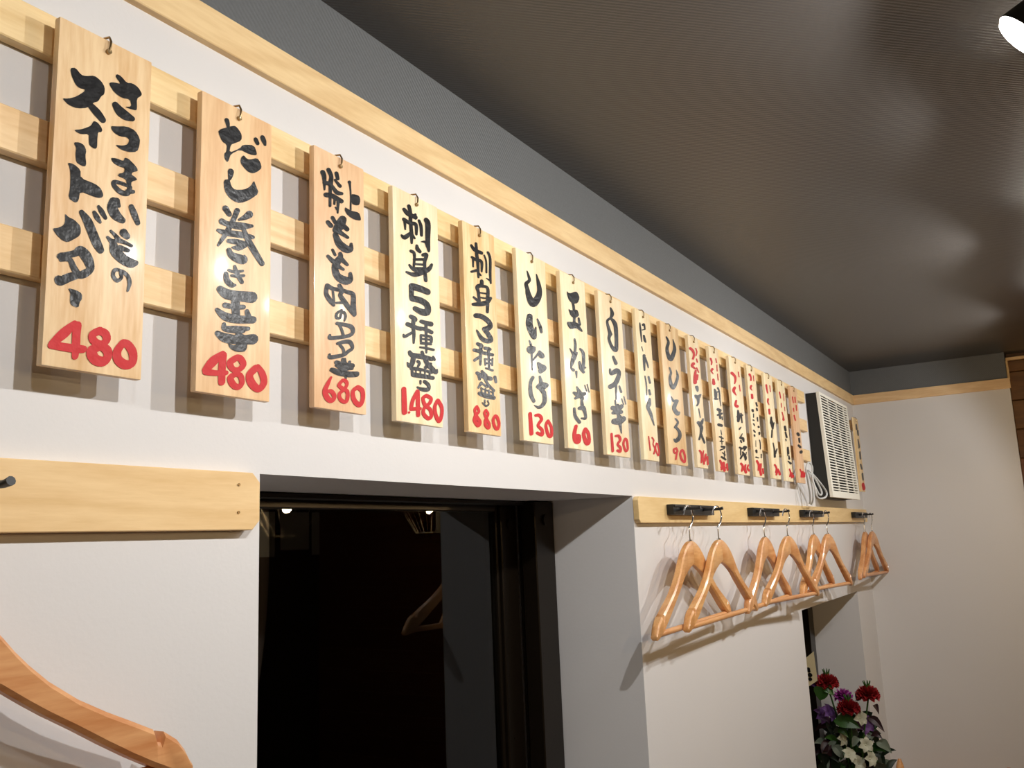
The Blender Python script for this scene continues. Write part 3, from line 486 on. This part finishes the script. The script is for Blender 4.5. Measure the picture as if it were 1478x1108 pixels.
# ------------------------------------------------------------------ coat hangers
PROF = [(0,0,-.069),(.012,-.001,-.072),(.03,-.0045,-.077),(.05,-.012,-.084),(.066,-.021,-.090),(.084,-.033,-.098),(.1,-.0475,-.106),(.113,-.061,-.113),(.126,-.076,-.122),(.142,-.092,-.133),(.165,-.112,-.148),(.2,-.136,-.169),
        (.235,-.155,-.191),(.27,-.172,-.212),(.298,-.186,-.2275),(.303,-.2005,-.230),(.309,-.2025,-.233),(.313,-.191,-.235),(.333,-.204,-.245),(.346,-.218,-.249),(.354,-.231,-.248),(.357,-.237,-.244)]
def bend(u): return 0.0
def arm(sign):
    bm = BM(); rings = []
    for u, zt_, zb_ in PROF:
        th = .0095+.0035*min(u/.28, 1)
        if u > .32: th *= 1-.3*((u-.32)/.037)
        yc = bend(u); zm = (zt_+zb_)/2; hh = (zt_-zb_)/2; c = min(.006, hh*.7)
        pr = [(-th, -hh+c), (-th+c*.7, -hh), (th-c*.7, -hh), (th, -hh+c), (th, hh-c), (th-c*.7, hh), (-th+c*.7, hh), (-th, hh-c)]
        rings.append([bm.verts.new((sign*(u+.0003), yc+a, zm+b)) for a, b in pr])
    for a, b in zip(rings, rings[1:]):
        for j in range(8): bm.faces.new((a[j], a[(j+1) % 8], b[(j+1) % 8], b[j]))
    bm.faces.new(rings[0]); bm.faces.new(rings[-1])
    return bm
def make_hanger():
    t = thing('coat_hanger', 'x', 'coat hanger', (0, 0, 0), 'wooden coat hangers')
    obj('arm', arm(-1), M['hanger'], parent=t, smooth=True); obj('arm', arm(1), M['hanger'], parent=t, smooth=True)
    bm = BM(); tube(bm, [(-.337, 0, -.236), (-.1, 0, -.236), (.1, 0, -.236), (.337, 0, -.236)], .0085, 12)
    obj('crossbar', bm, M['hanger'], parent=t, smooth=True)
    bm = BM()
    path = catmull([(0,0,-.012),(0,0,.03),(.004,0,.040),(.026,0,.050),(.043,0,.064),(.047,0,.078),(.037,0,.094),(.018,0,.1035),(-.004,0,.1045),(-.024,0,.097),(-.038,0,.083),(-.042,0,.077)], 5)
    tube(bm, path, .0025, 8); tube(bm, [(0,0,-.001),(0,0,.004)], .006, 10)
    obj('hook', bm, M['steel'], parent=t, smooth=True)
    return t
H = [ (.433, .975, 0.5, 0, 'large near wooden hanger cut off at the bottom left corner'),
      (2.623, .968, 2.5, 0, 'first wooden hanger right of the big window'),
      (2.832, .948, 1.0, 0, 'second wooden hanger right of the big window, overlapping the first'),
      (3.429, .968, 3.0, 0, 'third wooden hanger right of the big window, on the second hook bar'),
      (3.668, .943, -2.0, 1, 'fourth wooden hanger right of the big window, in front of its neighbours'),
      (4.215, .967, 2.0, 0, 'fifth wooden hanger right of the big window, on the third hook bar'),
      (4.406, .946, -2.0, 1, 'sixth wooden hanger right of the big window, last before the gap'),
      (5.485, .969, 2.0, 0, 'left hanger of the far pair beside the room corner'),
      (5.565, .944, -1.0, 1, 'right hanger of the far pair beside the room corner')]
proto = make_hanger(); kids = list(proto.children)
for i, (x, y, yaw, roll, lab) in enumerate(H):
    if i == 0: o = proto
    else:
        o = proto.copy(); COL.objects.link(o)
        for c in kids: d = c.copy(); COL.objects.link(d); d.parent = o
    o.scale = (1.02, 1, 1.02); o.location = W((x, y, -.0145)); o.rotation_euler = (0, math.radians(roll), math.radians(yaw)); o['label'] = lab

# ------------------------------------------------------------------ louvred wall unit
ac = thing('louvred_wall_unit', 'ivory louvred box with dark sides mounted high near the far corner', 'ventilator', (4.96, WY, .165))
ax0, ax1, az0, az1 = 4.62, 5.318, .163, .692
def yl(z, d=0): return .948 + (z-az0)/(az1-az0)*.018 + d
def slab(bm, x0, x1, z0, z1, d0, d1):
    vs = [bm.verts.new((x, yl(z, d), z)) for x in (x0, x1) for d in (d0, d1) for z in (z0, z1)]
    for q in ((0,1,3,2),(4,6,7,5),(0,4,5,1),(2,3,7,6),(0,2,6,4),(1,5,7,3)): bm.faces.new([vs[i] for i in q])
bm = BM()
vs = [bm.verts.new(p) for p in [(x, (yl(z, .012) if f else WY-.001), z) for x in (ax0, ax1) for f in (1, 0) for z in (az0+.004, az1)]]
for q in ((0,1,3,2),(4,6,7,5),(0,4,5,1),(2,3,7,6),(0,2,6,4),(1,5,7,3)): bm.faces.new([vs[i] for i in q])
obj('housing', bm, M['acside'], parent=ac)
bm = BM(); slab(bm, ax0-.002, ax0+.03, az0, az1+.003, -.002, .013); slab(bm, ax1-.02, ax1+.002, az0, az1+.003, -.002, .013)
slab(bm, ax0+.03, ax1-.02, az0, az0+.032, -.002, .013); slab(bm, ax0+.03, ax1-.02, az1-.012, az1+.003, -.002, .013)
obj('front_frame', bm, M['acfront'], parent=ac)
bm = BM(); slab(bm, ax0+.03, ax1-.02, az0+.03, az1-.01, .0112, .0125); obj('grille_back', bm, M['acdark'], parent=ac)
for xr in (ax0+.20, ax0+.42, ax0+.60):
    bm = BM(); slab(bm, xr-.006, xr+.006, az0+.032, az1-.012, .0005, .008); obj('rib', bm, M['acfront'], parent=ac)
NS = 34; pitch = (az1-.014-az0-.034)/NS
first = None
for k in range(NS):
    zc = az0+.034+pitch*(k+.5)
    if first is None:
        bm = BM(); x0_, x1_ = ax0+.03, ax1-.02; hh = pitch*.20
        q = [(yl(zc, -.001), zc-hh*1.05), (yl(zc, -.001), zc+hh*1.05), (yl(zc, .0006), zc+hh*1.0), (yl(zc, .0006), zc-hh*1.0)]
        a = [bm.verts.new((x0_, yy, zz)) for yy, zz in q]; b = [bm.verts.new((x1_, yy, zz)) for yy, zz in q]
        bm.faces.new(a); bm.faces.new(b[::-1])
        for j in range(4): bm.faces.new((a[j], b[j], b[(j+1) % 4], a[(j+1) % 4]))
        first = obj('louvre_slat', bm, M['acfront'], parent=ac, org=(ax0, yl(zc), zc)); zf = zc
    else:
        o = first.copy(); COL.objects.link(o); o.parent = ac
        o.location = first.location + Vector((0, yl(zc)-yl(zf), zc-zf))*S
bm = BM(); tube(bm, catmull(CORD, 5), .0042, 8)
tag(obj('power_cord', bm, M['cord'], org=CORD[0], smooth=True), 'bundled light grey power cord hanging left of the louvred unit', 'cable')

# ------------------------------------------------------------------ wall washing spotlights on a ceiling track
SPOTL = ['first ceiling spotlight on the track, left of the leftmost price board', 'second ceiling spotlight on the track, level with the leftmost price board',
         'glowing ceiling spotlight at the top right edge of the picture', 'fourth ceiling spotlight on the track, level with the big window jamb',
         'fifth ceiling spotlight on the track, level with the second hook bar', 'last ceiling spotlight on the track, level with the louvred unit']
tr = thing('light_track', 'black ceiling track holding the spotlights that wash the sign wall', 'light track', (2.2, -.1, CZ))
obj('track_rail', bx((-1.2, -.125, CZ-.012), (5.4, -.095, CZ-.0005), bev=.002), M['metalblk'], parent=tr)
for i, ((lx, ly), pw_) in enumerate(zip(LAMPS, zip(SPILL_POWER, CORE_POWER))):
    c = Vector((lx, ly, LAMP_Z)); d = LAMP_DIR
    t = thing('ceiling_spotlight', SPOTL[i], 'spotlight', (lx, -.11, CZ-.012), 'wall washing spotlights')
    bm = BM(); tube(bm, [(lx, -.11, CZ-.0125), (lx, -.11, CZ-.03)], .014, 12); obj('track_adapter', bm, M['metalblk'], parent=t, smooth=True)
    bm = BM(); tube(bm, [(lx, -.11, CZ-.03), c-d*.05+Vector((0,0,.02))], .006, 8); obj('stem', bm, M['metalblk'], parent=t)
    bm = BM(); tube(bm, [c-d*.10, c-d*.095, c-d*.04, c-d*.004, c-d*.001], [.012, .026, .040, .047, .047], 20); obj('lamp_head', bm, M['metalblk'], parent=t, smooth=True)
    bm = BM(); tube(bm, [c-d*.0008, c+d*.006, c+d*.011], [.046, .040, .02], 20); obj('lens', bm, M['lens'], parent=t, smooth=True)
    for dd, en, sz, bl in ((SPILL_DIR, pw_[0], 152, .30), (CORE_DIR, pw_[1], 125, 1.0)):
        L = bpy.data.lights.new('spot', 'SPOT'); L.energy = en; L.color = LAMP_COL; L.spot_size = math.radians(sz); L.spot_blend = bl; L.shadow_soft_size = .010*S
        lo = bpy.data.objects.new('spot_beam', L); COL.objects.link(lo); lo.parent = t
        lo.location = (c+d*.02-ORG[t.name])*S; lo.rotation_euler = dd.to_track_quat('-Z', 'Y').to_euler()

# ------------------------------------------------------------------ caged pendant lamps over the tables, plus an added unseen pair for fill light
PENL = ['wire cage pendant lamp behind the camera', 'wire cage pendant lamp level with the middle of the big window', 'wire cage pendant lamp mirrored at the left of the window glass', 'wire cage pendant lamp mirrored at the right of the window glass']
for i, (px, py, pz) in enumerate(PEND):
    t = thing('caged_pendant_lamp', PENL[i], 'pendant lamp', (px, py, CZ), 'wire cage pendants')
    bm = BM(); tube(bm, [(px, py, CZ-.001), (px, py, CZ-.02)], .04, 16); obj('ceiling_rose', bm, M['metalblk'], parent=t, smooth=True)
    bm = BM(); tube(bm, [(px, py, CZ-.02), (px, py, pz+.08)], .004, 6); obj('cord', bm, M['metalblk'], parent=t)
    bm = BM(); tube(bm, [(px, py, pz+.08), (px, py, pz+.03)], .02, 12); obj('lamp_socket', bm, M['metalblk'], parent=t, smooth=True)
    bm = BM(); bmesh.ops.create_uvsphere(bm, u_segments=14, v_segments=8, radius=.026)
    for v in bm.verts: v.co += Vector((px, py, pz))
    obj('bulb', bm, M['bulb'], parent=t, smooth=True)
    bm = BM()
    for k in range(12):
        a = 2*math.pi*k/12; ca, sa = math.cos(a), math.sin(a)
        tube(bm, [(px+ca*.03, py+sa*.03, pz+.06), (px+ca*.2, py+sa*.2, pz+.03), (px+ca*.09, py+sa*.09, pz-.15)], .0022, 5)
    for rr, zz in ((.2, .03), (.09, -.15)):
        tube(bm, [(px+math.cos(2*math.pi*j/24)*rr, py+math.sin(2*math.pi*j/24)*rr, pz+zz) for j in range(25)], .0025, 5)
    obj('wire_cage', bm, M['cage'], parent=t)
for k in range(4):
    x0 = 4.75+k*.37
    tag(obj('paper_sheet', bx((x0, YR+.002, .02-.05*(k % 2)), (x0+.27+.03*(k % 3), YR+.01, .34)), M['paper']), '%s white paper sheet on the opposite wall, faintly mirrored in the glass' % ['first', 'second', 'third', 'fourth'][k], 'paper', 'sheets on the opposite wall')

# ------------------------------------------------------------------ flower arrangement by the far opening
fb = FLOWERS['base']
fa = thing('flower_arrangement', 'celebration flowers, red and purple and white, at the bottom right', 'flowers', (fb[0], fb[1], FZ))
VIEW = Vector(fb).normalized()
def carnation(c, r, mat, name='carnation', layers=11, seed=0):
    rnd = random.Random(seed); bm = BM(); c = Vector(c)
    for k in range(layers):
        f = k/(layers-1); el = math.radians(-25+100*f); n = 28; ph = rnd.random()*6
        mid, rim = [], []
        for j in range(n):
            a = 2*math.pi*j/n
            wob = 1+.07*math.sin(7*a+ph)+.06*math.sin(13*a+ph*2)
            rr = r*wob*(1-.12*f)
            ce, se = math.cos(el), math.sin(el)
            rim.append(bm.verts.new(c+Vector((math.cos(a)*ce*rr, math.sin(a)*ce*rr, se*rr*.8+r*.16*math.sin(9*a+ph*3)))))
            mid.append(bm.verts.new(c+Vector((math.cos(a)*ce*rr*.5, math.sin(a)*ce*rr*.5, se*rr*.35+r*.05*math.sin(9*a)))))
        ctr = bm.verts.new(c+Vector((0, 0, -r*.3)))
        for j in range(n):
            bm.faces.new((mid[j], mid[(j+1) % n], rim[(j+1) % n], rim[j])); bm.faces.new((ctr, mid[(j+1) % n], mid[j]))
    o = obj(name, bm, mat, parent=fa, org=c)
    if name == 'carnation':
        bm = BM()
        for j in range(7):
            a = j*.9; d = Vector((math.cos(a)*.012, math.sin(a)*.012, 0))
            tube(bm, [c+d*.4+Vector((0,0,r*.55)), c+d*1.6+Vector((0,0,r*1.15))], [.006, .002], 5)
        obj('centre_tuft', bm, M['leafg'], parent=o, org=c)
    bm = BM(); base = Vector((fb[0], fb[1], fb[2]-.42))
    tube(bm, [c+Vector((0,0,-r*.3)), (c+base)/2+Vector((.01,0,.08)), base], .0045, 6); obj('stem', bm, M['leafg'], parent=fa)
    return o
for k, c in enumerate(FLOWERS['carn']): carnation(c, .060, M['carn'], seed=k)
for k, c in enumerate(FLOWERS['mag']): carnation(c, .050, M['mag'], 'magenta_bloom', 5, seed=20+k)
def lily(c, r, mat, name, n=6, up=None, seed=0):
    rnd = random.Random(seed); bm = BM(); c = Vector(c); up = up or (Vector((-.5, -.7, .5))+Vector((rnd.uniform(-.4,.4), rnd.uniform(-.4,.4), rnd.uniform(-.3,.3)))).normalized()
    s = up.orthogonal().normalized(); t = up.cross(s)
    for j in range(n):
        a = 2*math.pi*j/n+rnd.uniform(-.2,.2); d = s*math.cos(a)+t*math.sin(a); e = up.cross(d)
        rows = []
        for q in range(5):
            f = q/4; wd_ = r*.38*math.sin(math.pi*min(f*.9+.08, 1)); p = c+d*r*f+up*(r*.55*math.sin(f*2.2)-r*.25*f*f)
            rows.append((bm.verts.new(p-e*wd_+up*r*.08), bm.verts.new(p), bm.verts.new(p+e*wd_+up*r*.08)))
        for a_, b_ in zip(rows, rows[1:]):
            bm.faces.new((a_[0], a_[1], b_[1], b_[0])); bm.faces.new((a_[1], a_[2], b_[2], b_[1]))
    bmesh.ops.create_uvsphere(bm, u_segments=8, v_segments=5, radius=r*.14, matrix=Matrix.Translation(c+up*r*.12))
    return obj(name, bm, mat, parent=fa, org=c, smooth=True)
for k, c in enumerate(FLOWERS['pur']): lily(c, .055, M['pur'], 'purple_bloom', 7, seed=k)
for k, c in enumerate(FLOWERS['white']): lily(c, .042 if k else .040, M['whitef'], 'white_bloom', 6, seed=40+k)
def leaf(a, b, w, mat, droop=.02, seed=0):
    bm = BM(); a, b = Vector(a), Vector(b); d = (b-a); n = d.cross(VIEW).normalized(); rows = []
    for q in range(8):
        f = q/7; p = a+d*f+Vector((0,0,1))*droop*math.sin(math.pi*f); ww = w*math.sin(math.pi*(f**.8))*.5+.0006
        rows.append((bm.verts.new(p-n*ww-VIEW*ww*.35), bm.verts.new(p), bm.verts.new(p+n*ww-VIEW*ww*.35)))
    for r_, s_ in zip(rows, rows[1:]):
        bm.faces.new((r_[0], r_[1], s_[1], s_[0])); bm.faces.new((r_[1], r_[2], s_[2], s_[1]))
    return obj('leaf', bm, mat, parent=fa, smooth=True)
LM = ['leafg', 'leafg', 'leafg', 'leafp', 'leafr', 'leafr', 'leafr', 'leafr', 'leafp', 'leafg', 'leafp']
LWID = [.075, .05, .075, .05, .025, .04, .045, .03, .035, .04, .05]
for k, (a, b) in enumerate(FLOWERS['leaf']): leaf(a, b, LWID[k], M[LM[k]], seed=k)
rnd = random.Random(5)
right = Vector(CAM_R[0])
for k in range(250):
    h_ = rnd.uniform(-.42, .06)
    wdt = .17 if h_ < -.05 else .13
    c = Vector(fb)+right*rnd.uniform(-wdt, wdt)+VIEW*rnd.uniform(.0, .14)+Vector((0,0,h_))
    v = Vector((rnd.uniform(-1,1), rnd.uniform(-1,1), rnd.uniform(-.6,1))).normalized()*rnd.uniform(.06,.12)
    leaf(c, c+v, rnd.uniform(.025,.055), M[rnd.choice(['leafd','leafd','leafd','leafr','leafp','leafg'])])
for k in range(5):
    c = Vector(fb)+right*rnd.uniform(-.16,.18)+VIEW*rnd.uniform(-.06,.05)+Vector((0,0,rnd.uniform(-.4,-.14)))
    lily(c, .05, M[rnd.choice(['whitef','whitef','pur','leafp'])], 'small_bloom', 5, seed=70+k)
cd = [Vector(p) for p in FLOWERS['card']]
bm = BM(); nrm = (cd[1]-cd[0]).cross(cd[3]-cd[0]).normalized()*.003
a = [bm.verts.new(p) for p in cd]; b = [bm.verts.new(p+nrm) for p in cd]
bm.faces.new(a); bm.faces.new(b[::-1])
for j in range(4): bm.faces.new((a[j], b[j], b[(j+1) % 4], a[(j+1) % 4]))
crd = obj('name_card', bm, M['card'], parent=fa)
bm = BM()
for (f, g, r_) in ((.30,.42,.010),(.34,.50,.009),(.42,.66,.012),(.40,.80,.010)):
    p = cd[0]+(cd[1]-cd[0])*f+(cd[3]-cd[0])*g
    nn = nrm.normalized(); nn = nn if nn.dot(VIEW) < 0 else -nn
    s_ = nn.orthogonal().normalized(); t_ = nn.cross(s_)
    bm.faces.new([bm.verts.new(p+nn*.0045+(s_*math.cos(q)+t_*math.sin(q))*r_) for q in [2*math.pi*j/10 for j in range(10)]])
obj('card_lettering', bm, M['ink'], parent=crd, org=ORG[crd.name])
bm = BM(); bmz = fb[2]-.40
tube(bm, [(fb[0], fb[1], bmz-.24), (fb[0], fb[1], bmz-.22), (fb[0], fb[1], bmz)], [.085, .09, .13], 20); obj('basket', bm, M['basket'], parent=fa, smooth=True)
for k in range(3):
    a = 2*math.pi*k/3+.4; bm = BM()
    tube(bm, [(fb[0]+math.cos(a)*.03, fb[1]+math.sin(a)*.03, bmz-.24), (fb[0]+math.cos(a)*.11, fb[1]+math.sin(a)*.11, FZ)], .009, 8); obj('stand_leg', bm, M['basket'], parent=fa)

# ------------------------------------------------------------------ chair whose back post shows at the bottom right
cx, cy, ctop = 5.70, .955, -1.295
ch = thing('wooden_chair', 'light brown wooden chair against the far wall, only its back tip showing', 'chair', (cx, cy-.2, FZ))
for dx, dy, zt_ in ((0, 0, ctop), (0, -.55, ctop), (-.5, 0, -1.72), (-.5, -.55, -1.72)):
    bm = BM(); tube(bm, [(cx+dx, cy+dy, FZ), (cx+dx, cy+dy, zt_-.04), (cx+dx+.01, cy+dy, zt_)], [.018, .022, .008], 10); obj('leg', bm, M['hanger'], parent=ch, smooth=True)
obj('seat', bx((cx-.55, cy-.6, -1.74), (cx-.024, cy+.03, -1.70), bev=.008), M['hanger'], parent=ch)
for z_ in (-1.40, -1.53):
    obj('back_rail', bx((cx-.01, cy-.53, z_-.03), (cx+.01, cy-.02, z_+.03), bev=.004), M['hanger'], parent=ch)
